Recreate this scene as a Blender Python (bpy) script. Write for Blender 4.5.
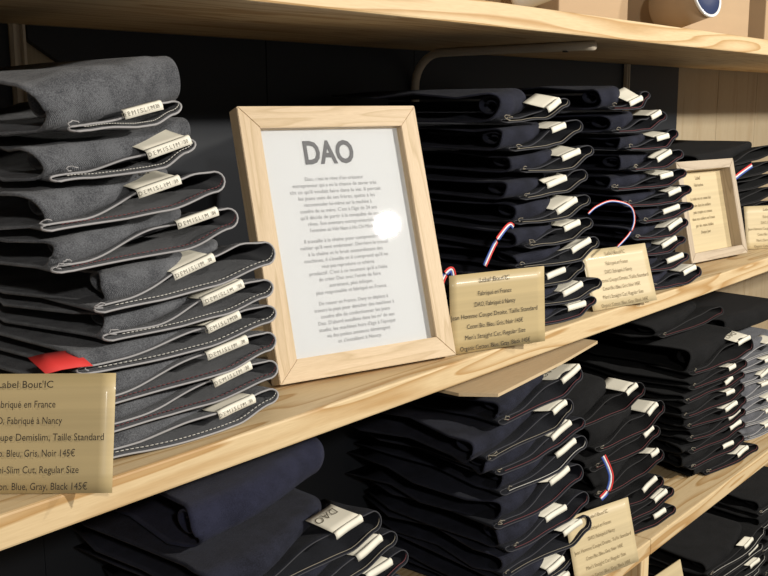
import bpy, bmesh, math, random
from mathutils import Vector, Matrix
R = math.radians
for o in list(bpy.data.objects): bpy.data.objects.remove(o)
sc = bpy.context.scene
C = sc.collection

# ---------------------------------------------------------------- camera, light, exposure
cam_d = bpy.data.cameras.new('camera'); cam = bpy.data.objects.new('camera', cam_d); C.objects.link(cam)
cam_d.sensor_width = 36; cam_d.lens = 1004.1 / 768 * 36; cam_d.clip_start = .02
YAW, PITCH, ROLL = .69171, .17754, -.00501
fw = Vector((math.cos(YAW) * math.cos(PITCH), math.sin(YAW) * math.cos(PITCH), -math.sin(PITCH)))
rt = Vector((math.sin(YAW), -math.cos(YAW), 0)); up = rt.cross(fw)
r2 = rt * math.cos(ROLL) + up * math.sin(ROLL); u2 = -rt * math.sin(ROLL) + up * math.cos(ROLL)
m = Matrix((r2, u2, -fw)).transposed().to_4x4(); m.translation = Vector((0, -.638, .28258))
cam.matrix_world = m
sc.camera = cam

w = bpy.data.worlds.new('shop_ambient'); sc.world = w; w.use_nodes = True
w.node_tree.nodes['Background'].inputs[0].default_value = (1, .95, .88, 1)
w.node_tree.nodes['Background'].inputs[1].default_value = .17

def lamp(name, loc, target, energy, size, col, shape='DISK'):
    d = bpy.data.lights.new(name, 'AREA'); d.energy = energy; d.size = size; d.color = col; d.shape = shape
    o = bpy.data.objects.new(name, d); C.objects.link(o); o.location = loc
    o.rotation_euler = (Vector(target) - Vector(loc)).to_track_quat('-Z', 'Y').to_euler()
    return o
lamp('ceiling_spot', (1.640, -2.12, 1.033), (1.2, .1, .0), 56, .085, (1, .955, .88))
lamp('ceiling_spot', (-.55, -1.75, .90), (.6, .1, 0), 20, .12, (1, .955, .89))
lamp('ceiling_spot', (3.1, -1.9, 1.05), (2.0, .1, -.1), 34, .12, (1, .95, .86))
sc.view_settings.view_transform = 'Standard'; sc.view_settings.look = 'None'
sc.view_settings.exposure = 0.0; sc.view_settings.gamma = 1; sc.view_settings.use_curve_mapping = False

# ---------------------------------------------------------------- materials
class NT:
    def __init__(s, name):
        s.m = bpy.data.materials.new(name); s.m.use_nodes = True
        s.t = s.m.node_tree; s.b = s.t.nodes['Principled BSDF']; s.out = s.t.nodes['Material Output']
    def n(s, typ, **kw):
        x = s.t.nodes.new(typ)
        for k, v in kw.items():
            if k in x.inputs: x.inputs[k].default_value = v
            else: setattr(x, k, v)
        return x
    def l(s, a, b): s.t.links.new(a, b)
    def ramp(s, fac, stops):
        r = s.t.nodes.new('ShaderNodeValToRGB'); e = r.color_ramp.elements
        while len(e) < len(stops): e.new(.5)
        for q, (p, c) in zip(e, stops): q.position = p; q.color = (*c, 1)
        s.l(fac, r.inputs[0]); return r.outputs[0]
    def coord(s, scale, rot=(0, 0, 0), kind='Object'):
        tc = s.n('ShaderNodeTexCoord'); mp = s.n('ShaderNodeMapping')
        mp.inputs['Scale'].default_value = scale; mp.inputs['Rotation'].default_value = rot
        s.l(tc.outputs[kind], mp.inputs[0]); return mp.outputs[0]
    def bump(s, h, strength, dist):
        b = s.n('ShaderNodeBump', Strength=strength, Distance=dist); s.l(h, b.inputs['Height']); s.l(b.outputs[0], s.b.inputs['Normal'])

def plain(name, col, rough=.6, spec=.4, metal=0):
    k = NT(name); k.b.inputs['Base Color'].default_value = (*col, 1); k.b.inputs['Roughness'].default_value = rough
    k.b.inputs['Specular IOR Level'].default_value = spec; k.b.inputs['Metallic'].default_value = metal
    return k.m

def pine(name, light, dark, axis='X', ring=22, rough=.5, sharp=.80, freq=1.0):
    k = NT(name)
    sc_ = {'X': (2.0 * freq, 26 * freq, 26 * freq), 'Z': (26 * freq, 26 * freq, 2.0 * freq), 'Y': (26 * freq, 2.0 * freq, 26 * freq)}[axis]
    v = k.coord(sc_)
    no = k.n('ShaderNodeTexNoise', Scale=1.0, Detail=1.2, Roughness=.4); k.l(v, no.inputs['Vector'])
    mx = k.n('ShaderNodeMath', operation='MULTIPLY'); k.l(no.outputs['Fac'], mx.inputs[0]); mx.inputs[1].default_value = ring
    fr_ = k.n('ShaderNodeMath', operation='FRACT'); k.l(mx.outputs[0], fr_.inputs[0])
    mid_ = tuple(a * .55 + b * .45 for a, b in zip(light, dark))
    base = k.ramp(fr_.outputs[0], [(0, light), (.45, light), (sharp, mid_), (.93, dark), (1, light)])
    fi = k.n('ShaderNodeTexNoise', Scale=22.0, Detail=3.0); k.l(v, fi.inputs['Vector'])
    r2_ = k.ramp(fi.outputs['Fac'], [(.3, (.90, .88, .86)), (.7, (1, 1, 1))])
    mm = k.n('ShaderNodeMix', data_type='RGBA', blend_type='MULTIPLY'); mm.inputs[0].default_value = 1
    k.l(base, mm.inputs[6]); k.l(r2_, mm.inputs[7]); k.l(mm.outputs[2], k.b.inputs['Base Color'])
    k.b.inputs['Roughness'].default_value = rough; k.b.inputs['Specular IOR Level'].default_value = .3
    k.bump(fi.outputs['Fac'], .08, .002)
    return k.m

def denim(name, c1, c2, sheen=.0, weave=.5, rough=.85, spec=.15):
    k = NT(name)
    v = k.coord((1, 1, 1))
    wv = k.n('ShaderNodeTexWave', wave_type='BANDS', bands_direction='DIAGONAL', Scale=420.0, Distortion=3.0, Detail=1.0); k.l(v, wv.inputs['Vector'])
    n1 = k.n('ShaderNodeTexNoise', Scale=900.0, Detail=2.0); k.l(v, n1.inputs['Vector'])
    n2 = k.n('ShaderNodeTexNoise', Scale=38.0, Detail=4.0, Roughness=.6); k.l(v, n2.inputs['Vector'])
    a = k.n('ShaderNodeMath', operation='MULTIPLY_ADD'); k.l(n1.outputs['Fac'], a.inputs[0]); a.inputs[1].default_value = .55
    b = k.n('ShaderNodeMath', operation='MULTIPLY'); k.l(n2.outputs['Fac'], b.inputs[0]); b.inputs[1].default_value = .5; k.l(b.outputs[0], a.inputs[2])
    k.l(k.ramp(a.outputs[0], [(.38, c1), (.62, c2)]), k.b.inputs['Base Color'])
    k.b.inputs['Roughness'].default_value = rough; k.b.inputs['Specular IOR Level'].default_value = spec
    k.b.inputs['Sheen Weight'].default_value = sheen; k.b.inputs['Sheen Roughness'].default_value = .5
    s = k.n('ShaderNodeMath', operation='ADD'); k.l(wv.outputs['Fac'], s.inputs[0]); k.l(n2.outputs['Fac'], s.inputs[1])
    k.bump(s.outputs[0], weave, .0009)
    return k.m

M = {}
M['pine'] = pine('pine_board', (.68, .515, .295), (.47, .28, .11), 'X', 8, sharp=.72)
M['pine_back'] = pine('pine_plank', (.42, .345, .23), (.38, .30, .19), 'Z', 3)
M['pine_post'] = pine('pine_post_wood', (.77, .59, .34), (.62, .41, .20), 'Z', 6)
M['panel'] = plain('black_panel', (.015, .017, .021), .5, .3)
M['ply'] = pine('plywood', (.60, .46, .28), (.55, .41, .24), 'X', 3)
M['oak'] = pine('oak_frame', (.66, .51, .33), (.55, .41, .24), 'X', 7, freq=1.6)
M['oak_v'] = pine('oak_frame_upright', (.66, .51, .33), (.55, .41, .24), 'Z', 7, freq=1.6)
M['grey_oak'] = pine('greyed_oak', (.52, .43, .32), (.40, .32, .23), 'X', 7, freq=1.6)
M['grey_oak_v'] = pine('greyed_oak_upright', (.52, .43, .32), (.40, .32, .23), 'Z', 7, freq=1.6)
M['paper'] = plain('white_paper', (.70, .71, .71), .7)
M['ink_grey'] = plain('grey_ink', (.16, .16, .165), .7)
M['ink_soft'] = plain('soft_grey_ink', (.34, .34, .35), .7)
M['ink'] = plain('brown_black_ink', (.035, .028, .02), .7)
M['ink_pale'] = plain('faded_brown_ink', (.22, .16, .08), .7)
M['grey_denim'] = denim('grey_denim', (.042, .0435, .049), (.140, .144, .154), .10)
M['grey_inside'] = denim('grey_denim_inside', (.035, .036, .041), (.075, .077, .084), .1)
M['navy'] = denim('navy_denim', (.0070, .0076, .0125), (.0210, .0228, .038), .03)
M['navy_soft'] = denim('soft_navy_denim', (.010, .011, .023), (.022, .024, .048), .04)
M['navy_inside'] = denim('navy_denim_inside', (.006, .0066, .010), (.013, .0145, .021), .02)
M['black'] = denim('black_denim', (.0045, .0045, .0048), (.0105, .0105, .0112), .02)
M['black_inside'] = denim('black_denim_inside', (.004, .004, .0043), (.008, .008, .0085), .015)
M['slate'] = denim('slate_denim', (.07, .072, .082), (.15, .153, .17), .12)
M['edge_grey'] = plain('pale_grey_edge', (.33, .32, .32), .8)
M['edge_navy'] = plain('dark_edge', (.040, .040, .046), .8)
M['edge_black'] = plain('black_edge', (.022, .021, .022), .8)
M['thread_cream'] = plain('cream_thread', (.55, .53, .48), .8)
M['thread_red'] = plain('red_thread', (.15, .042, .045), .8)
M['thread_tan'] = plain('dull_tan_thread', (.24, .21, .16), .8)
M['label'] = plain('cream_label', (.82, .78, .66), .7)
M['patch'] = plain('cream_patch', (.66, .62, .51), .7)
M['label_ink'] = plain('label_ink', (.10, .085, .06), .7)
M['red'] = plain('red_cloth', (.62, .035, .03), .7)
M['white_r'] = plain('white_ribbon', (.78, .78, .78), .6)
M['blue_r'] = plain('blue_ribbon', (.04, .09, .36), .6)
M['steel'] = plain('beige_steel', (.60, .52, .40), .5, .4)
M['mug_white'] = plain('white_enamel', (.78, .78, .76), .15, .6)
M['navy_lid'] = plain('navy_lid', (.022, .035, .095), .25, .5)
M['floor'] = plain('grey_floor', (.12, .11, .10), .6)
M['shade'] = plain('dark_void', (.02, .018, .016), .9)
M['rail_dark'] = plain('dark_steel', (.05, .045, .04), .5)

def kraft(name, c, rough, coat=0, rows=60):
    k = NT(name); v = k.coord((1.2, 1, rows))
    n = k.n('ShaderNodeTexNoise', Scale=2.2, Detail=3.0); k.l(v, n.inputs['Vector'])
    k.l(k.ramp(n.outputs['Fac'], [(.3, tuple(x * .86 for x in c)), (.65, c)]), k.b.inputs['Base Color'])
    k.b.inputs['Roughness'].default_value = rough; k.b.inputs['Coat Weight'].default_value = coat; k.b.inputs['Coat Roughness'].default_value = .12
    n2 = k.n('ShaderNodeTexNoise', Scale=9.0, Detail=1.0); k.l(k.coord((1, 1, 1)), n2.inputs['Vector']); k.bump(n2.outputs['Fac'], .12, .002)
    return k.m
M['card'] = kraft('kraft_card', (.52, .40, .20), .5, .12)
M['card_pale'] = kraft('pale_kraft_card', (.62, .50, .29), .5, .12)
M['box'] = kraft('kraft_box', (.45, .31, .18), .8, 0, 6)
gl = NT('frame_glass')
tr = gl.n('ShaderNodeBsdfTransparent'); gs = gl.n('ShaderNodeBsdfGlossy', Roughness=.012); fr = gl.n('ShaderNodeFresnel', IOR=1.45); mxs = gl.n('ShaderNodeMixShader')
gl.l(fr.outputs[0], mxs.inputs[0]); gl.l(tr.outputs[0], mxs.inputs[1]); gl.l(gs.outputs[0], mxs.inputs[2]); gl.l(mxs.outputs[0], gl.out.inputs[0])
M['glass'] = gl.m
cl = NT('clear_plastic')
tr = cl.n('ShaderNodeBsdfTransparent'); tr.inputs[0].default_value = (.72, .64, .5, 1)
gs = cl.n('ShaderNodeBsdfGlossy', Roughness=.1); fr = cl.n('ShaderNodeFresnel', IOR=1.45); mxs = cl.n('ShaderNodeMixShader')
cl.l(fr.outputs[0], mxs.inputs[0]); cl.l(tr.outputs[0], mxs.inputs[1]); cl.l(gs.outputs[0], mxs.inputs[2]); cl.l(mxs.outputs[0], cl.out.inputs[0])
M['clear'] = cl.m

# ---------------------------------------------------------------- mesh helpers
def tagit(o, label, cat, group=None):
    o['label'] = label; o['category'] = cat
    if group: o['group'] = group
def thing(name, label, cat, loc=(0, 0, 0), rot=(0, 0, 0), group=None):
    o = bpy.data.objects.new(name, None); C.objects.link(o); o.location = loc; o.rotation_euler = rot; o.empty_display_size = .02
    tagit(o, label, cat, group); return o
def obj(name, bm, mat, parent=None, smooth=True):
    me = bpy.data.meshes.new(name); bm.normal_update(); bm.to_mesh(me); bm.free()
    if smooth:
        for p in me.polygons: p.use_smooth = True
    me.materials.append(M[mat]); o = bpy.data.objects.new(name, me); C.objects.link(o)
    if parent: o.parent = parent
    return o
def add_box(bm, x0, x1, y0, y1, z0, z1, bev=0, mat=None):
    vs = [bm.verts.new((x, y, z)) for x in (x0, x1) for y in (y0, y1) for z in (z0, z1)]
    F = [(0, 1, 3, 2), (4, 6, 7, 5), (0, 4, 5, 1), (2, 3, 7, 6), (0, 2, 6, 4), (1, 5, 7, 3)]
    fs = [bm.faces.new([vs[i] for i in f]) for f in F]
    if bev:
        es = list({e for f in fs for e in f.edges})
        r = bmesh.ops.bevel(bm, geom=es, offset=bev, segments=2, profile=.5, affect='EDGES'); 
    if mat is not None:
        bmesh.ops.transform(bm, matrix=mat, verts=[v for v in bm.verts])
    return bm
def boxbm(*a, **k): 
    bm = bmesh.new(); return add_box(bm, *a, **k)
def tube(bm, pts, r, n=6, closed=False):
    pts = [Vector(p) for p in pts]; N = len(pts); rings = []
    prev = None
    for i, p in enumerate(pts):
        a = pts[(i - 1) % N] if (closed or i) else p; b = pts[(i + 1) % N] if (closed or i < N - 1) else p
        t = (b - a).normalized()
        if t.length == 0: t = Vector((1, 0, 0))
        u = prev - t * prev.dot(t) if prev is not None else t.orthogonal()
        if u.length < 1e-6: u = t.orthogonal()
        u.normalize(); prev = u; vv = t.cross(u)
        rings.append([bm.verts.new(p + (u * math.cos(2 * math.pi * k / n) + vv * math.sin(2 * math.pi * k / n)) * r) for k in range(n)])
    for i in range(N if closed else N - 1):
        A, B = rings[i], rings[(i + 1) % N]
        for k in range(n): bm.faces.new((A[k], A[(k + 1) % n], B[(k + 1) % n], B[k]))
    if not closed: bm.faces.new(rings[0][::-1]); bm.faces.new(rings[-1])
def grid(bm, rows, thick=0, close_u=False):
    V = [[bm.verts.new(p) for p in r] for r in rows]
    fs = []
    for i in range(len(V) - 1):
        n = len(V[i])
        for j in range(n if close_u else n - 1):
            fs.append(bm.faces.new((V[i][j], V[i][(j + 1) % n], V[i + 1][(j + 1) % n], V[i + 1][j])))
    return fs
def prism(bm, poly, d, axis=1):
    a = [bm.verts.new(p) for p in poly]; off = Vector((0, 0, 0)); off[axis] = d
    b = [bm.verts.new(Vector(p) + off) for p in poly]; n = len(poly)
    bm.faces.new(a); bm.faces.new(b[::-1])
    for i in range(n): bm.faces.new((a[i], b[i], b[(i + 1) % n], a[(i + 1) % n]))
def solid(o, t, off=0):
    md = o.modifiers.new('thickness', 'SOLIDIFY'); md.thickness = t; md.offset = off
def text_mesh(s, size, align='CENTER', spacing=1.0, width=None, bold=0):
    cu = bpy.data.curves.new('t', 'FONT'); cu.body = s; cu.size = size; cu.align_x = align; cu.space_line = spacing; cu.resolution_u = 3; cu.offset = bold
    o = bpy.data.objects.new('t', cu); C.objects.link(o)
    dg = bpy.context.evaluated_depsgraph_get(); me = bpy.data.meshes.new_from_object(o.evaluated_get(dg))
    bpy.data.objects.remove(o); bpy.data.curves.remove(cu)
    if width:
        xs = [v.co.x for v in me.vertices]; me.transform(Matrix.Diagonal((width / (max(xs) - min(xs)), 1, 1, 1)))
    return me
def lettering(name, me, mat, parent, loc, rot=(R(90), 0, 0), scale=(1, 1, 1)):
    if not me.materials: me.materials.append(M[mat])
    else: me.materials[0] = M[mat]
    o = bpy.data.objects.new(name, me); C.objects.link(o); o.parent = parent; o.location = loc; o.rotation_euler = rot; o.scale = scale; return o

# ---------------------------------------------------------------- setting: back wall
BACK = .345
bm = bmesh.new()
x = -.6
rng = random.Random(3)
for xe in [-.35, -.1, .16, .42, .68, .93, 1.2, 1.46, 1.74, 2.0, 2.262, 2.527, 2.80, 3.06, 3.33, 3.6]:
    add_box(bm, x + .0012, xe - .0012, BACK + .012, BACK + .03, -.9, .9, .0012); x = xe
o = obj('wall_back', bm, 'pine_back', smooth=False); o['kind'] = 'structure'
# black boards hung over the planks; one has a slanted corner, shaped as the upper shelf's shadow edge
for i, poly in enumerate([
    [(-.6, -.85), (.578, -.85), (.578, .3705), (-.6, .3705)],
    [(.579, -.85), (.676, -.85), (.676, -.03), (.579, -.03)],
    [(.678, -.85), (.945, -.85), (.945, .3705), (.60, .3705), (.60, .356), (.678, .309)],
    [(.947, -.85), (1.262, -.85), (1.262, .3705), (.947, .3705)],
    [(1.264, -.85), (1.97, -.85), (1.97, .3705), (1.264, .3705)],
    [(1.972, -.85), (2.256, -.85), (2.256, .3705), (1.972, .3705)]]):
    bm = bmesh.new(); prism(bm, [(a, BACK, b) for a, b in poly], .010)
    o = obj('trim_%d' % (i + 1), bm, 'panel', smooth=False); o['kind'] = 'structure'

o = obj('floor', boxbm(-1.2, 4.2, -3.2, BACK + .03, -1.34, -1.30), 'floor', smooth=False); o['kind'] = 'structure'
# ---------------------------------------------------------------- shelves
zU, tU, T = .3709, .027, .027
ZL = -.4021
ZF = -.80
def board(name, x0, x1, z0, z1, label):
    o = obj(name, boxbm(x0, x1, 0, BACK - .0005, z0, z1, bev=.0022), 'pine', smooth=False); tagit(o, label, 'shelf', None); return o
board('shelf_board', -.6, 3.5, zU, zU + tU, 'upper pine shelf board carrying the kraft boxes and the mug')
board('shelf_board', -.6, 3.5, -T, 0, 'middle pine shelf board carrying grey and navy jeans and the framed signs')
board('shelf_board', -.6, 1.4395, ZL - T, ZL, 'lower pine shelf board left of the upright post, under navy jeans')
board('shelf_board', 1.4405, 3.5, ZL - T, ZL, 'lower pine shelf board right of the upright post, under black jeans')
board('shelf_board', -.6, 3.5, ZF - T, ZF, 'lowest pine shelf board under the black jeans at the bottom')
o = obj('shelf_post', boxbm(1.412, 1.4405, .002, .04, ZF, ZL - T, bev=.002), 'pine_post', smooth=False)
tagit(o, 'short pine upright post under the joint of the lower shelf boards', 'post')

# bent steel bracket under the upper shelf, straight steel standards beside it
bx = 1.256
pts = []; y0 = BACK - .0075; zt = zU - .0065; rr = .05
pts = [(bx, y0, .002), (bx, y0, .1), (bx, y0, .2), (bx, y0, zt - rr)]
for k in range(1, 9):
    a = k / 8 * math.pi / 2; pts.append((bx, y0 - rr + rr * math.cos(a), zt - rr + rr * math.sin(a)))
pts += [(bx, .2, zt), (bx, .1, zt), (bx, .03, zt)]
bm = bmesh.new(); tube(bm, pts, .0064, 8)
t = thing('shelf_bracket', 'bent beige steel bracket arching under the upper shelf behind the large frame', 'bracket')
obj('bent_tube', bm, 'steel', t)
bm = bmesh.new(); tube(bm, [(bx, .075, zt - .0057), (bx, .075, zt - .0075)], .004, 10); tube(bm, [(bx, y0 - .0057, .30), (bx, y0 - .0072, .30)], .003, 10)
obj('screw', bm, 'rail_dark', t)
for bx, lab in ((.586, 'narrow steel standard on the back wall above the grey jeans'), (1.985, 'narrow steel standard on the back wall behind the second navy stack')):
    bm = bmesh.new()
    add_box(bm, bx - .007, bx - .004, BACK - .008, BACK - .0003, .002, zU - .001); add_box(bm, bx + .004, bx + .007, BACK - .008, BACK - .0003, .002, zU - .001)
    add_box(bm, bx - .004, bx + .004, BACK - .002, BACK - .0003, .002, zU - .001)
    o = obj('wall_standard', bm, 'steel', smooth=False); tagit(o, lab, 'rail')

# ---------------------------------------------------------------- folded jeans
def mix(a, b, t): return a + (b - a) * t
def smst(t): t = max(0, min(1, t)); return t * t * (3 - 2 * t)
DEMI = text_mesh('D E M I S L I M', .0050); SIZE38 = text_mesh('38', .0044)
DAOT = text_mesh('DAO', .0135)
SMALL = {}
def make_jeans(label, group, loc, yaw, w, h, seed, kind='navy', tilt=0, roll_h=1.0, lab=(None, None), patch=.024, text=False, dao=False, thread='thread_cream', gap=.55, curl=.008, short=.028, depth=.285, recess=.03, roll_left=.0, sag=.003, band_left=None, plain=False):
    """origin: right tip of the waistband, on the surface below, u runs to the left end at -w"""
    g = random.Random(seed)
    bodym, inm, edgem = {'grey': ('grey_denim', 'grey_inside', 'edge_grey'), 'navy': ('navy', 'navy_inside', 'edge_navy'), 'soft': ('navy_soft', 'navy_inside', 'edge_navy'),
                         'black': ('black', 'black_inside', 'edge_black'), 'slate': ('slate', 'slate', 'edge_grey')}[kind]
    root = thing('folded_jeans', label, 'jeans', loc, (0, -tilt, yaw), group)
    ph = [g.uniform(0, 6.28) for _ in range(8)]
    hr = h * roll_h - .0040
    curl = min(curl, h * .42); gap = gap * g.uniform(.82, 1.12)
    gm = h * gap                                    # widest opening of the waistband
    def wob(t, a=1): return a * (.0016 * math.sin(5 * t + ph[0]) + .0010 * math.sin(11 * t + ph[1]))
    # waistband: flattened loop, open to the front
    s0 = g.uniform(.0, .035) if band_left is None else w - band_left
    pk = g.uniform(.62, .80); op = g.uniform(.05, .32); belly = g.uniform(.0, .0035); wv = g.uniform(.5, 1.2)
    def zl(t): return .0014 + curl * smst((t - pk) / (1 - pk)) + belly * smst((.45 - t) / .45) + wv * max(0, wob(t, .7))
    def gp(t): return .0035 + (gm - .0035) * (smst((t - op) / .45)) * (1 - .25 * smst((t - .85) / .15)) + .0012 * math.sin(7 * t + ph[2]) * smst(t * 3) * smst((1 - t) * 4)
    nS = 30; loop = []
    tip = .010
    for i in range(nS + 1):
        t = i / nS; loop.append((-w + s0 + (w - s0 - tip) * t, zl(t), 0))
    ge = gp(1)
    for k in range(1, 8):
        a = -math.pi / 2 + math.pi * k / 8; loop.append((-tip + tip * math.cos(a) * 1.0, zl(1) + ge / 2 + ge / 2 * math.sin(a) + .002 * math.cos(a), .5 + .5 * math.sin(a)))
    for i in range(nS, -1, -1):
        t = i / nS; loop.append((-w + s0 + (w - s0 - tip) * t, zl(t) + gp(t), 1))
    gl0 = gp(0)
    for k in range(1, 5):
        a = math.pi / 2 + math.pi * k / 5; loop.append((-w + s0 + .006 * math.cos(a), zl(0) + gl0 / 2 + gl0 / 2 * math.sin(a), .5 + .5 * math.sin(a)))
    def front(u):                                   # the front edge meanders a little
        t = 1 + u / w; return .0038 * math.sin(3.6 * t + ph[3]) + .0018 * math.sin(9 * t + ph[4])
    rows = []
    for v, sq in ((0, 0), (.004, .02), (.013, .1), (.03, .35), (.055, .7), (.085, .93)):
        r = []
        for (u, z, q) in loop:
            t = 1 + u / w; zc = zl(t) + gp(max(0, min(1, t))) * .30
            fy = front(u) - .007 * (1 - q) * (1 - v / .085) + .002 * q
            zz = mix(z, zc, sq)
            r.append((u, fy + v, zz + .0004))
        rows.append(r)
    if plain: gm = .002
    bm = bmesh.new(); grid(bm, rows, close_u=True)
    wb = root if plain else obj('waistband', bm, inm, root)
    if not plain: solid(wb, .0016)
    if not plain:
        bm = bmesh.new(); tube(bm, rows[0], .0010 if kind in ('grey', 'slate') else .0008, 5, closed=True)
        obj('hem_edge', bm, edgem, wb)
        # stitching line on the lower lip
        bm = bmesh.new()
        low = [Vector(p) for p in rows[1][:nS + 5]]
        cnt = 0
        dl = 3 if kind == 'grey' else 2
        fine = []
        for i in range(len(low) - 1):
            for k in range(4): fine.append(low[i].lerp(low[i + 1], k / 4))
        st = [p + Vector((0, -.0014, .0030 if kind == 'grey' else .0019)) for p in fine]
        if kind == 'grey':
            for i in range(8, len(st) - 3, 3): tube(bm, st[i:i + 3], .00042, 4)
        else: tube(bm, st[6:], .00045, 4)
        obj('stitching', bm, thread, wb)
        # belt-loop ends: small frayed loops of cloth at the left of the band
        bm = bmesh.new()
        for k in range(g.choice((1, 1, 2))):
            cx = -w + s0 + g.uniform(-.003, .012); cz = zl(.05) + g.uniform(.0045, .008)
            pts = [(cx + .0042 * math.cos(a) + g.uniform(-.0015, .0015), -.004 + front(cx) + g.uniform(-.002, .002), cz + .0020 * math.sin(a) + g.uniform(-.0007, .0007)) for a in [x_ * .7 for x_ in range(8)]]
            tube(bm, pts, .0006, 4)
        obj('belt_loop', bm, 'thread_tan' if kind != 'grey' else 'edge_grey', wb)
    # rolled fold of the legs, lying on the band
    NS, NP = 34, 15
    wl = w + roll_left
    def prof(sc_, u):
        t = 1 + u / wl; t = max(0, min(1, t))
        zb = mix(.0030, gm * .72 + .001, smst((t - .15) / .6)) + (0 if plain else zl(min(1, max(0, t))) * .8)
        zt = hr - .0007 + .35 * wob(t) + curl * .75 * smst((t - .7) / .3)
        zt = max(zt, zb + .006)
        zc = (zb + zt) / 2; rz = (zt - zb) / 2 * sc_
        e = (t * wl) ; endd = (wl - short - e)                       # distance to the right end
        k = 1.0 if endd > .022 else math.sqrt(max(0.02, 1 - ((.022 - endd) / .022) ** 2))
        vn = .004 + recess * smst((t - .25) / .75) + front(u) * .8 + (1 - sc_) * .010 + (1 - k) * .02
        ry = min(rz * 1.25, .020)
        zr = rz * k
        pts = [(u, depth, zc + zr * .96), (u, depth * .72, zc + zr * .99 + wob(t * 1.7 + 1, .4)), (u, depth * .45, zc + zr), (u, vn + ry + .02, zc + zr)]
        for q in range(NP):
            a = math.pi / 2 + math.pi * q / (NP - 1)
            ca, sa = math.cos(a), math.sin(a)
            pts.append((u, vn + ry + ry * (abs(ca) ** .85) * (-1 if ca < 0 else 1), zc + zr * (abs(sa) ** .85) * (1 if sa > 0 else -1)))
        pts += [(u, vn + ry + .02, zc - zr), (u, depth * .45, zc - zr), (u, depth * .72, zc - zr), (u, depth, zc - zr * .96)]
        # the left end is not cut straight: it waves along the depth
        lf = smst(1 - (u + wl) / .09)
        return [(p[0] + lf * (.010 * math.sin(p[1] * 31 + ph[5]) + .006 * math.sin(p[1] * 67 + p[2] * 90 + ph[6])), p[1], p[2] - lf * max(0, rz * .35 * math.sin(p[1] * 38 + ph[7])) * (1 if p[2] > zc else 0)) for p in pts]
    bm = bmesh.new()
    us = [-wl + (wl - short) * (1 - (1 - i / NS) ** 1.0) for i in range(NS)]
    us += [-short - .022 + .022 * math.sin(math.pi / 2 * k / 6) for k in range(0, 7)]
    us = sorted(set(round(x_, 5) for x_ in us))
    skew = g.uniform(.008, .02)
    def lefted(pts, u):                              # slanted left end: nose reaches furthest right, scooped
        f = smst(1 - (u + wl) / .06)
        return [(p[0] + f * skew * max(0, 1 - abs((p[1] - .004) / .05)), p[1], p[2]) for p in pts]
    A = grid(bm, [lefted(prof(1, u), u) for u in us])
    # inner layer of the fold seen in the open left end
    us2 = [-wl + .004 + .012 * i for i in range(8)]
    a0 = g.uniform(-.5, .6); sp = g.uniform(.50, .72); off = g.uniform(.002, .010); rows = []
    for u in us2:
        q = lefted(prof(.74, u), u); zs = [p[2] for p in q]; zc_ = (max(zs) + min(zs)) / 2; rz_ = (max(zs) - min(zs)) / 2; vn_ = min(p[1] for p in q)
        r = []
        for k in range(26):
            a = math.pi + a0 - k / 25 * 2 * math.pi * 1.35; f = 1 - sp * k / 25
            r.append((q[10][0] + off + .004 * k / 25, vn_ + .020 + .020 * f * math.cos(a), zc_ + rz_ * f * math.sin(a)))
        rows.append(r)
    grid(bm, rows)
    bd = obj('denim_fold', bm, bodym, root); solid(bd, .0022)
    # right end closed
    # size label + patch
    if lab[0] is not None:
        ul, ur = lab                                  # label from ul to ur (negative, measured from the tip)
        tL, tR = 1 + ul / w, 1 + ur / w
        zL, zR = zl(tL) + gp(tL), zl(tR) + gp(tR)
        lw = ur - ul; ang = math.atan2(zR - zL, lw) + g.uniform(-.03, .12)
        hh = .0092
        lo = bmesh.new(); 
        cols = 9; rws = []
        for j, (dy, dz) in enumerate(((-.0022, -hh * .62), (-.0032, -hh * .2), (-.0028, hh * .12), (-.0006, hh * .28))):
            rws.append([((i / (cols - 1) - .5) * lw, dy + .0008 * math.sin(i * .7 + ph[5]), dz) for i in range(cols)])
        grid(lo, rws)
        cu = (ul + ur) / 2; cz = (zL + zR) / 2
        so = obj('size_label', lo, 'label', root); solid(so, .0006)
        so.location = (cu, front(cu) + .0005, cz + .0018); so.rotation_euler = (R(-14), -ang, 0)
        if text:
            lettering('lettering', DEMI, 'label_ink', so, (-.006, -.0048, -.0040)); lettering('lettering', SIZE38, 'label_ink', so, (lw / 2 - .006, -.0048, -.0036))
        if patch:
            pb = bmesh.new(); sk = g.uniform(-.022, -.004); lift = .0005; rws = []; rise = max(.0008, h - .0065 - cz)
            for j in range(5):
                f = j / 4
                rws.append([((i / 8 - .5) * (lw * .96) + sk * f, f * patch, .0014 + lift * f + .0007 * math.sin(3 * f + i * .35 + ph[6])) for i in range(9)])
            grid(pb, rws); po = obj('brand_patch', pb, 'patch', root); solid(po, .0005)
            po.location = (cu, front(cu) + .001, cz + .0022); po.rotation_euler = (math.atan(rise / patch), -ang, 0)
            if dao: lettering('lettering', DAOT, 'label_ink', po, (sk * .5 - .004, patch * .80, .0034), (0, 0, math.pi))
    return root

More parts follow.
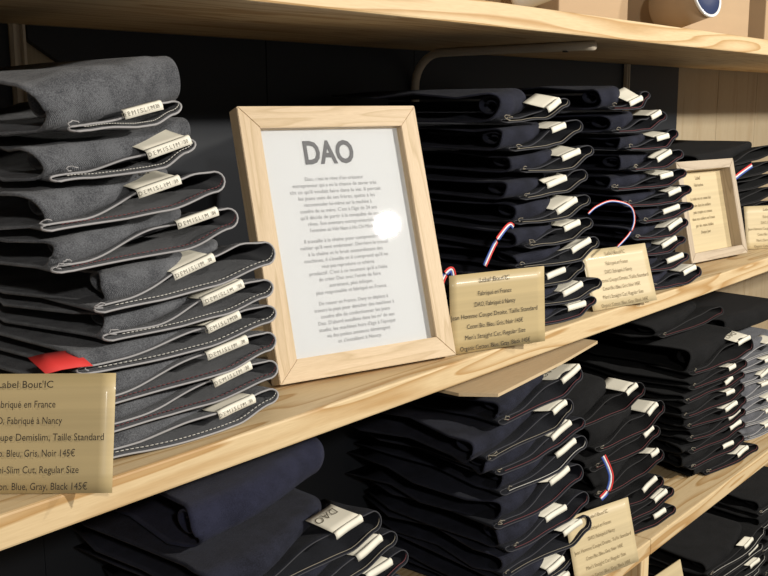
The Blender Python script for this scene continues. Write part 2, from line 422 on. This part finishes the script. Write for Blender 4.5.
ORD = ['topmost', 'second from the top', 'third from the top', 'fourth from the top', 'fifth from the top', 'sixth from the top', 'seventh from the top', 'eighth from the top',
       'ninth from the top', 'tenth from the top', 'eleventh from the top', 'twelfth from the top', 'thirteenth from the top']
def stack(prefix, place, group, base, yaw, z0, tips, labels, heights, kind, seed0, w=.215, **kw):
    """tips[i]: position of the waistband's right end along the stack's front line; top first"""
    n = len(tips); g = random.Random(seed0); c, s = math.cos(yaw), math.sin(yaw)
    z = z0; tilt_total = kw.pop('tilt_total', 0.0); kinds = kw.pop('kinds', None); per = kw.pop('per', {})
    rs = []
    for i in range(n - 1, -1, -1):
        h = heights[i]; tp = tips[i]; f = (n - 1 - i) / max(1, n - 1)
        ww = w + g.uniform(-.008, .008); k = dict(kw); k.update(per.get(i, {}))
        kd = kinds[i] if kinds else kind
        if 'w' in k: ww = k.pop('w')
        dy = k.pop('dy', g.uniform(-.003, .003)); dyaw = k.pop('dyaw', g.uniform(-.03, .03))
        name = {'grey': 'grey', 'navy': 'navy', 'soft': 'dark navy', 'black': 'black', 'slate': 'slate grey'}[kd]
        lb = k.pop('label', None) or '%s jeans, %s in the stack %s' % (name, ORD[i], place)
        tl = tilt_total * f
        x = base[0] + tp * c - dy * s; y = base[1] + tp * s + dy * c
        zz = z + math.sin(tl) * (.11 + tp)
        rs.append(make_jeans(lb, group, (x, y, zz), yaw + dyaw, ww, h, seed0 * 100 + i, kd, tilt=tl, lab=labels[i], **k))
        z += h
    return rs

# grey stack, middle shelf, left
GT = [-.092, -.084, -.051, -.040, .002, -.006, -.005, .001, -.001, .002]
GL = [(-.058, -.022), (-.046, -.003), (-.085, -.043), (-.061, -.019), (-.109, -.065), (-.074, -.028), (-.071, -.035), (-.080, -.035), (-.071, -.028), (-.072, -.030)]
GH = [.058, .036, .037, .034, .037, .027, .024, .026, .025, .024]
stack('grey', 'left of the large oak frame', 'grey denim jeans on the middle shelf', (.637, .02), R(-6), 0, GT, GL, GH, 'grey', 11, w=.195, text=True, tilt_total=.10, thread='thread_cream', gap=.62, curl=.010,
      per={0: dict(roll_h=.95, gap=.22, patch=0, w=.150, short=-.014, recess=.010, curl=.006, band_left=.10), 1: dict(gap=.30, w=.135, short=-.010, recess=.012, band_left=.12), 2: dict(w=.188, dao=True, gap=.60, patch=.034, thread='thread_red'), 3: dict(patch=0, thread='thread_red'), 4: dict(gap=.7, patch=.03),
           5: dict(patch=.036), 6: dict(thread='thread_cream'), 7: dict(patch=0, thread='thread_red', w=.215), 8: dict(thread='thread_red', gap=.75, w=.22), 9: dict(patch=.012, w=.23)})

# navy stack behind the middle price card
BT = [-.080, -.042, -.016, -.025, -.018, -.014, -.005, -.029, .004, .006]
BL = [(-.044, -.015), (-.065, -.034), (-.074, -.035), (-.087, -.044), (-.075, -.031), (-.061, -.025), (-.062, -.021), (-.077, -.039), (-.084, -.040), (-.063, -.023)]
BH = [.045, .034, .032, .030, .033, .031, .027, .028, .026, .025]
stack('navy', 'right of the large oak frame', 'navy denim jeans beside the framed sign', (1.235, .007), R(-8), 0, BT, BL, BH, 'navy', 21, w=.168, short=.042, tilt_total=.05, curl=.012, thread='thread_tan',
      per={0: dict(gap=.3, curl=.014, w=.145, short=.038), 1: dict(curl=.016), 2: dict(curl=.018), 3: dict(patch=.008), 6: dict(patch=.012), 7: dict(patch=0), 8: dict(patch=.03), 9: dict(thread='thread_red', patch=.02)})

# second navy stack, towards the small frame
CT = [-.134, -.088, -.058, -.051, -.044, -.026, -.011, -.017, -.025, -.018, .007]
CL = [(-.059, -.027), (-.037, -.011), (-.057, -.026), (-.065, -.028), (-.057, -.025), (-.054, -.023), (-.073, -.032), (-.056, -.021), (-.057, -.019), (-.060, -.018), (-.048, -.015)]
CH = [.042, .034, .029, .030, .029, .027, .025, .027, .026, .025, .029]
stack('navy', 'beside the small greyed frame', 'navy denim jeans beside the small frame', (1.556, -.012 + .012), R(-12), 0, CT, CL, CH, 'navy', 31, w=.155, short=.040, tilt_total=.05, curl=.012, thread='thread_red',
      per={0: dict(gap=.3, w=.115), 3: dict(patch=.01), 5: dict(patch=.012), 6: dict(patch=0), 9: dict(patch=0), 1: dict(patch=.03), 10: dict(patch=.03)})

# black stack behind the small frame, middle shelf far right
stack('black', 'behind the small greyed frame', 'black jeans behind the small frame', (2.215, .10), R(-4), 0, [0, -.004, .003, 0, -.003, 0, .004], [(None, None)] * 7, [.036, .03, .028, .028, .028, .028, .027], 'black', 41, w=.34, tilt_total=.05, depth=.22, thread='edge_black')

# lower shelf, navy stack far left (its top two are thicker soft navy folds)
AT = [.012, -.006, .023, .040, .037, .03, .03, .032, .03, .03]
AL = [(None, None), (-.066, -.026), (-.061, -.021), (-.064, -.025), (-.059, -.021)] + [(-.065, -.023)] * 5
AH = [.050, .043, .030, .028, .027, .027, .026, .026, .026, .026]
stack('navy', 'leftmost on the lower shelf', 'navy jeans at the left of the lower shelf', (.80, .03), R(-6), ZL, AT, AL, AH, 'navy', 51, w=.225, tilt_total=.06, curl=.012, thread='thread_tan', patch=.03, kinds=['soft'] + ['navy'] * 9,
      per={0: dict(w=.225, gap=.2, dy=.045, short=.002, plain=True, recess=.04, curl=.003), 1: dict(dao=True, patch=.034, recess=.05, gap=.5), 3: dict(thread='thread_red')})

# lower shelf, navy stack under the plywood sheet
LT = [-.010, -.033, -.004, .006, -.001, .008, .014, .012, .019]
LL = [(-.045, -.003), (-.046, -.014), (-.071, -.027), (-.070, -.025), (-.072, -.028), (-.097, -.051), (-.064, -.021), (-.098, -.059), (-.091, -.055)]
LH = [.036, .039, .030, .034, .044, .037, .040, .030, .026]
stack('navy', 'left of the lower price card', 'navy jeans left of the lower price card', (1.255, .025), R(-9), ZL, LT, LL, LH, 'navy', 61, w=.198, short=.035, tilt_total=.09, curl=.014, thread='thread_red', patch=.026,
      per={0: dict(dao=True, patch=.038), 1: dict(thread='thread_tan', patch=.022), 3: dict(thread='thread_cream', patch=0), 4: dict(patch=.01), 6: dict(thread='thread_tan'), 7: dict(thread='thread_tan')})

# lower shelf, black stack right of the lower price card
KT = [-.081, -.022, -.030, -.023, -.027, .019, .015]
KL = [(-.039, -.013), (-.046, -.019), (-.038, -.012), (-.030, -.010), (-.052, -.016), (-.056, -.022), (-.056, -.025)]
KH = [.052, .046, .034, .042, .042, .026, .025]
stack('black', 'right of the lower price card', 'black jeans right of the lower price card', (1.53, .013), R(-13), ZL, KT, KL, KH, 'black', 71, w=.19, short=.036, tilt_total=.10, curl=.016, thread='thread_red',
      per={0: dict(patch=.038), 1: dict(patch=.034), 3: dict(patch=.03), 5: dict(patch=.03), 2: dict(patch=0), 4: dict(patch=0), 6: dict(patch=0)})

# lower shelf, tall black stack
DT = [-.034, -.063, -.060, -.058, -.049, -.046, -.044, -.037, .004]
DL = [(-.049, -.007), (-.060, -.037), (-.066, -.038), (-.072, -.042), (-.081, -.040), (-.056, -.015), (-.050, -.010), (-.075, -.040), (-.067, -.027)]
DH = [.052, .024, .023, .026, .028, .024, .026, .030, .026]
stack('black', 'beside the slate grey jeans', 'tall stack of black jeans on the lower shelf', (1.94, .014), R(-10), ZL, DT, DL, DH, 'black', 81, w=.205, tilt_total=.04, curl=.010, thread='thread_red',
      per={0: dict(patch=.03, dao=True, short=.012, recess=.02), 4: dict(patch=.034), 5: dict(patch=.03), 8: dict(patch=.034), 1: dict(patch=.02), 2: dict(patch=0), 6: dict(patch=0), 7: dict(patch=0)})

# lower shelf, slate grey stack at the right
ET = [0, -.012, .006, -.004, .004, -.002, .003]
EL = [(-.105, -.065), (-.10, -.06), (-.12, -.08), (-.105, -.065), (-.11, -.07), (-.10, -.06), (-.11, -.07)]
stack('slate', 'rightmost on the lower shelf', 'slate grey jeans on the lower shelf', (2.20, .035), R(-10), ZL, ET, EL, [.034, .03, .029, .029, .028, .028, .027], 'slate', 91, w=.215, tilt_total=.05, curl=.012, patch=.03, thread='thread_cream')
# black jeans laid across the tops of the two stacks beside it
make_jeans('wide black jeans lying across the top of the slate grey stack', 'black jeans laid on top of other stacks', (2.30, .05, ZL + .215), R(-8), .36, .044, 901, 'black', tilt=-.02, plain=True, curl=.004, gap=.5, thread='thread_red', depth=.24)
make_jeans('loosely folded black jeans set back on the tall black stack', 'black jeans laid on top of other stacks', (1.965, .11, ZL + .264), R(-3), .27, .036, 903, 'black', tilt=.02, gap=.5, thread='thread_red', depth=.22)

# lowest shelf: black jeans at the bottom right
stack('black', 'beside the leaning kraft sheet', 'black jeans on the lowest shelf', (2.075, .03), R(-6), ZF, [0, -.008, .004, -.003, .002, 0, .003], [(-.105, -.065), (-.06, -.02)] + [(-.07, -.03)] * 5, [.036, .03, .028, .028, .028, .028, .027], 'black', 111, w=.25, tilt_total=.03, thread='thread_cream', patch=.012)
stack('black', 'rightmost on the lowest shelf', 'black jeans on the lowest shelf at the far right', (2.37, .03), R(-4), ZF, [0, -.008, .004, -.003, .002, 0, .003, 0], [(None, None)] * 8, [.036, .03, .03, .029, .028, .028, .028, .027], 'black', 121, w=.26, tilt_total=.0)

# ---------------------------------------------------------------- large oak frame with printed sheet
def picture_frame(label, cat_name, br, ang, lean, W, H, rail, thick, recess, oakh, oakv, lines, glass):
    lift = thick * math.sin(lean)
    t = thing(cat_name, label, 'picture frame', (br[0] - W * math.cos(ang), br[1] - W * math.sin(ang), br[2] + lift + .0002), (-lean, 0, ang))
    # four mitred rails, local x right, z up, y back
    def rail_bm(p0, p1, p2, p3):
        bm = bmesh.new(); prism(bm, [(x, 0, z) for x, z in (p0, p1, p2, p3)], thick); bmesh.ops.recalc_face_normals(bm, faces=bm.faces)
        bmesh.ops.bevel(bm, geom=list(bm.edges), offset=.0007, segments=2, affect='EDGES'); return bm
    r = rail
    obj('rail', rail_bm((0, 0), (W, 0), (W - r, r), (r, r)), oakh, t, False)
    obj('rail', rail_bm((0, H), (r, H - r), (W - r, H - r), (W, H)), oakh, t, False)
    obj('stile', rail_bm((0, 0), (r, r), (r, H - r), (0, H)), oakv, t, False)
    obj('stile', rail_bm((W, 0), (W, H), (W - r, H - r), (W - r, r)), oakv, t, False)
    sh = obj('printed_sheet', boxbm(r - .002, W - r + .002, recess, recess + .0015, r - .002, H - r + .002), 'paper' if glass else 'card_pale', t, False)
    obj('back_board', boxbm(r * .4, W - r * .4, recess + .0016, thick - .002, r * .4, H - r * .4) if not glass else boxbm(r * .5, W - r * .5, recess + .0016, thick - .001, r * .5, H - r * .5), 'ply', t, False)
    if glass: obj('glass_pane', boxbm(r - .002, W - r + .002, recess - .004, recess - .0025, r - .002, H - r + .002), 'glass', t, False)
    for (txt, size, x, z, mat, sx) in lines:
        lettering('lettering', text_mesh(txt, size, width=.063 if size > .03 else (len(txt) * .00232 if glass else None), bold=.0011 if size > .03 else 0), mat, sh, (x, recess - .0004, z), (R(90), 0, 0), (sx, 1, 1))
    leg = obj('easel_leg', boxbm(-W * .08, W * .08, 0, .004, -H * .60, 0), 'ply', t, False); leg.location = (W * .5, thick + .0005, H * .70); leg.rotation_euler = (R(22), 0, 0)
    return t
P1 = ["Dao, c'est le rêve d'un créateur", "entrepreneur qui a eu la chance de savoir très", "tôt ce qu'il voulait faire dans la vie. Il portait", "les jeans usés de ses frères, quitte à les", "raccommoder lui-même sur la machine à",
      "coudre de sa mère. C'est à l'âge de 24 ans", "qu'il décide de partir à la conquête de ses", "rêves. Son aventure entrepreneuriale", "l'emmène au Viêt Nam à Ho Chi Minh."]
P2 = ["Il travaille à la chaîne pour comprendre le", "métier qu'il veut embrasser. Derrière le travail", "à la chaîne et le bruit assourdissant des", "machines, il s'éveille et il comprend qu'il ne", "veut pas reproduire ce schéma", "productif. C'est à ce moment qu'il a l'idée",
      "de créer Dao avec l'envie de faire", "autrement, plus éthique,", "plus responsable et fabriqué en France."]
P3 = ["De retour en France, Davy se déplace à", "travers le pays pour dénicher des machines à", "coudre afin de confectionner les jeans", "Dao. D'abord installées dans les m² de son", "studio, les machines hors d'âge à l'époque", "via des petites annonces déménagent", "et s'installent à Nancy."]
W, H = .2254, .2911
L = []; z = .2110
cx = W / 2 - .004
L.append(("DAO", .0350, cx - .002, .2300, 'ink_grey', 1.0))
for para in (P1, P2, P3):
    for ln in para: L.append((ln, .0058, cx, z, 'ink_soft', 1.0)); z -= .0070
    z -= .0046
picture_frame('large oak frame holding a white printed page, leaning by the grey jeans', 'picture_frame', (.9079, .0074, 0), R(-16.75), R(16.5), W, H, .0235, .020, .010, 'oak', 'oak_v', L, True)

# small deep greyed frame with a kraft page
L2 = []
z = .150
for i, ln in enumerate(["Label", "Fabrication", "", "La toile est en coton bio", "tissée dans les ateliers", "puis coupée et cousue", "dans nos ateliers en France", "par des mains habiles", "chaque jour"]):
    if ln: L2.append((ln, .0085 if i else .010, .100, z, 'ink_pale', .85))
    z -= .0125
picture_frame('small greyed deep wooden frame with a kraft text page beside navy jeans', 'picture_frame', (1.9076, .0381, 0), R(-8), R(13.2), .200, .1828, .0165, .030, .022, 'grey_oak', 'grey_oak_v', L2, False)

# ---------------------------------------------------------------- price cards clipped to the shelf fronts
def price_card(label, br, ang, lean, W, H, lines, dx=0, ts=1, mat='card', ink='ink', clip=True, group='tan price cards on the shelf edges', clip_x=.5):
    t = thing('price_card', label, 'price card', (br[0] - W * math.cos(ang), br[1] - W * math.sin(ang), br[2]), (-lean, 0, ang), group)
    bm = bmesh.new(); rows = []
    for j in range(7):
        rows.append([(i / 12 * W, .0012 * math.sin(i / 12 * 3.1) , j / 6 * H) for i in range(13)])
    grid(bm, rows); o = obj('card_sheet', bm, mat, t); solid(o, .0006)
    for ln, fz, fw_ in zip(lines, (.88, .713, .576, .437, .304, .167, .030), (.307, .341, .42, .897, .58, .625, .727)):
        lettering('lettering', text_mesh(ln, .0076, width=fw_ * W * ts), ink, o, (W / 2 + dx, -.0005, H * fz), (R(90), 0, 0))
    if clip:
        c = obj('clip', boxbm(W * clip_x - .004, W * clip_x + .004, .0016, .0026, -.0008, .020, .0003), 'clear', t, False)
    return t
STR = ["Label Bout'IC", "Fabriqué en France", "DAO, Fabriqué à Nancy", "Jean Homme Coupe Droite, Taille Standard", "Coton Bio. Bleu, Gris, Noir 145€", "Men's Straight Cut, Regular Size", "Organic Cotton. Blue, Gray, Black 145€"]
DEM = ["Label Bout'IC", "Fabriqué en France", "DAO, Fabriqué à Nancy", "Jean Homme Coupe Demislim, Taille Standard", "Coton Bio. Bleu, Gris, Noir 145€", "Men's Demi-Slim Cut, Regular Size", "Organic Cotton. Blue, Gray, Black 145€"]
price_card('tan price card for demislim jeans in front of the grey stack', (.4169, -.0285, .001), R(-50), R(18.9), .136, .0893, DEM, clip_x=.64)
price_card('tan price card for straight cut jeans right of the large oak frame', (1.0471, -.0259, .001), R(-20), R(3.2), .1385, .0923, STR, dx=-.005, ts=1.02, clip_x=.84)
price_card('pale price card on the shelf edge between the two navy stacks', (1.3798, -.0191, .001), R(-14), R(18), .138, .0863, STR, mat='card_pale', ink='ink_pale', clip_x=.85)
price_card('pale price card on the lower shelf edge between navy and black jeans', (1.3535, -.0203, ZL + .001), R(-14), R(15.5), .138, .0984, STR, mat='card_pale', ink='ink_pale', clip_x=.8)
price_card('pale price card right of the small greyed frame', (2.1075, .0005, .001), R(-30), R(10.8), .138, .086, DEM, mat='card_pale', ink='ink_pale', clip=False)
bm = bmesh.new(); prism(bm, [(0, 0, 0), (.19, 0, 0), (.19, 0, .285), (0, 0, .285)], .002)
o = obj('kraft_sheet', bm, 'card_pale', None, False); o.location = (1.455, -.02, ZF); o.rotation_euler = (R(-14), 0, R(-4)); tagit(o, 'pale kraft sheet leaning on the lowest shelf, only its top corner showing', 'sign')

# ---------------------------------------------------------------- tricolour ribbons and a red tag
def ribbon(label, pts, width=.010, up=(0, 0, 1), group='tricolour ribbons'):
    P = [Vector(p) for p in pts]; fine = []
    for i in range(len(P) - 1):
        p0 = P[max(i - 1, 0)]; p1 = P[i]; p2 = P[i + 1]; p3 = P[min(i + 2, len(P) - 1)]
        for k in range(6):
            t = k / 6; fine.append(.5 * ((2 * p1) + (p2 - p0) * t + (2 * p0 - 5 * p1 + 4 * p2 - p3) * t * t + (3 * p1 - p0 - 3 * p2 + p3) * t ** 3))
    fine.append(P[-1]); rows = []
    view = Vector((.62, .78, -.1)).normalized()
    for i, p in enumerate(fine):
        t = (fine[min(i + 1, len(fine) - 1)] - fine[max(i - 1, 0)]).normalized(); n = t.cross(view).normalized()
        if n.dot(Vector((.5, -.4, .7))) < 0: n = -n
        rows.append([p + n * width * (k / 3 - .5) for k in range(4)])
    r = thing('ribbon', label, 'ribbon', P[0], (0, 0, 0), group)
    for k, (nm, mt) in enumerate((('blue_stripe', 'blue_r'), ('white_stripe', 'white_r'), ('red_stripe', 'red'))):
        bm = bmesh.new(); grid(bm, [[q[k] - P[0], q[k + 1] - P[0]] for q in rows]); o = obj(nm, bm, mt, r); solid(o, .0004)
    return r
ribbon('tricolour ribbon looping down from the navy stack above the straight cut card', [(1.050, .024, .137), (1.030, .016, .143), (1.012, .013, .138), (.990, .012, .123), (.970, .012, .100)], .0055)
ribbon('tricolour ribbon arching between the two navy stacks', [(1.196, .0, .143), (1.22, .0, .151), (1.263, .0, .155), (1.318, .0, .144), (1.330, -.002, .125), (1.315, -.004, .107), (1.276, -.004, .090)], .0032)
ribbon('short tricolour ribbon poking out beside the right edge of the large oak frame', [(.965, .075, .050), (.968, .075, .068), (.978, .075, .082), (.990, .074, .087), (.994, .073, .074)], .007)
ribbon('tricolour ribbon sticking up behind the small greyed frame', [(1.93, .115, .115), (1.965, .100, .137), (2.005, .095, .1515), (2.048, .09, .1645)], .009)
ribbon('tricolour ribbon hanging in front of the black jeans by the lower price card', [(1.303, .02, -.228), (1.315, .016, -.250), (1.319, .014, -.266), (1.313, .015, -.283), (1.296, .018, -.292)], .0085)
bm = bmesh.new(); grid(bm, [[(.408 + .013 * i, .036 - .0014 * i + .012 * j, .0835 + .0045 * j + .001 * math.sin(i * 1.3)) for i in range(4)] for j in range(3)])
o = obj('cloth_tag', bm, 'red'); solid(o, .0006); tagit(o, 'small red cloth tag behind the top edge of the demislim price card', 'tag')

# ---------------------------------------------------------------- sheet under the middle shelf
bm = bmesh.new(); prism(bm, [(.945, .030, -.052), (.972, -.008, -.052), (1.155, .010, -.052), (1.292, .030, -.052), (1.292, .30, -.052), (.945, .30, -.052)], -.004, 2)
o = obj('plywood_sheet', bm, 'ply', None, False); tagit(o, 'thin plywood sheet lying on navy jeans under the middle shelf', 'panel')

# ---------------------------------------------------------------- upper shelf: kraft boxes, mug, tin
zt = zU + tU
def kbox(x0, x1, lab, h=.16, y0=.09, y1=.30):
    t = thing('kraft_box', lab, 'box', ((x0 + x1) / 2, y0, zt), (0, 0, 0), 'kraft boxes on the upper shelf')
    w2 = (x1 - x0) / 2
    obj('box_body', boxbm(-w2, w2, 0, y1 - y0, 0, h, .002), 'box', t, False)
    obj('lid', boxbm(-w2 - .002, w2 + .002, -.002, y1 - y0 + .002, h * .72, h + .002, .001), 'box', t, False)
kbox(.80, 1.125, 'kraft box left of the white mug on the upper shelf')
kbox(1.262, 1.472, 'kraft box right behind the white mug on the upper shelf')
kbox(1.569, 1.984, 'kraft box behind the navy lidded tin on the upper shelf')
kbox(2.075, 2.35, 'kraft box at the right end of the upper shelf')
def lathe(bm, prof, n=32):
    rings = [[bm.verts.new((r * math.cos(2 * math.pi * k / n), r * math.sin(2 * math.pi * k / n), z)) for k in range(n)] if r > 1e-6 else [bm.verts.new((0, 0, z))] for r, z in prof]
    for A, B in zip(rings, rings[1:]):
        for k in range(n):
            a = A[k % len(A)], A[(k + 1) % len(A)]; b = B[k % len(B)], B[(k + 1) % len(B)]
            f = [a[0]] + ([a[1]] if len(A) > 1 else []) + ([b[1]] if len(B) > 1 else []) + [b[0]]
            bm.faces.new(f)
    return bm
def orient(o, axis, loc):
    o.rotation_mode = 'QUATERNION'; o.rotation_quaternion = Vector(axis).to_track_quat('Z', 'Y'); o.location = loc
t = thing('round_tin', 'round kraft tin with a navy lid tilted on the upper shelf', 'tin')
orient(t, (-.18, -.95, .24), (1.566, .078, .4322))
obj('tin_body', lathe(bmesh.new(), [(0, 0), (.0338, 0), (.035, .0015), (.035, .080), (.0335, .0815)]), 'box', t)
obj('lid_rim', lathe(bmesh.new(), [(.035, .0805), (.0362, .0815), (.0362, .0850), (.0345, .0858), (.0320, .0845)]), 'mug_white', t)
obj('lid_disc', lathe(bmesh.new(), [(.0327, .0844), (.026, .0825), (.015, .0820), (0, .0818)]), 'navy_lid', t)
t = thing('mug', 'shiny white enamel mug tipped over on the upper shelf', 'mug')
orient(t, (.35, -.86, .30), (1.112, .075, .4295))
obj('mug_body', lathe(bmesh.new(), [(0, 0), (.026, 0), (.030, .003), (.0315, .010), (.0315, .068), (.0325, .070), (.0305, .070), (.029, .012), (.025, .006), (0, .005)]), 'mug_white', t)
hb = bmesh.new(); tube(hb, [(-.030 - .018 * math.sin(math.pi * k / 10), 0, .014 + .042 * k / 10) for k in range(11)], .004, 8); obj('handle', hb, 'mug_white', t)
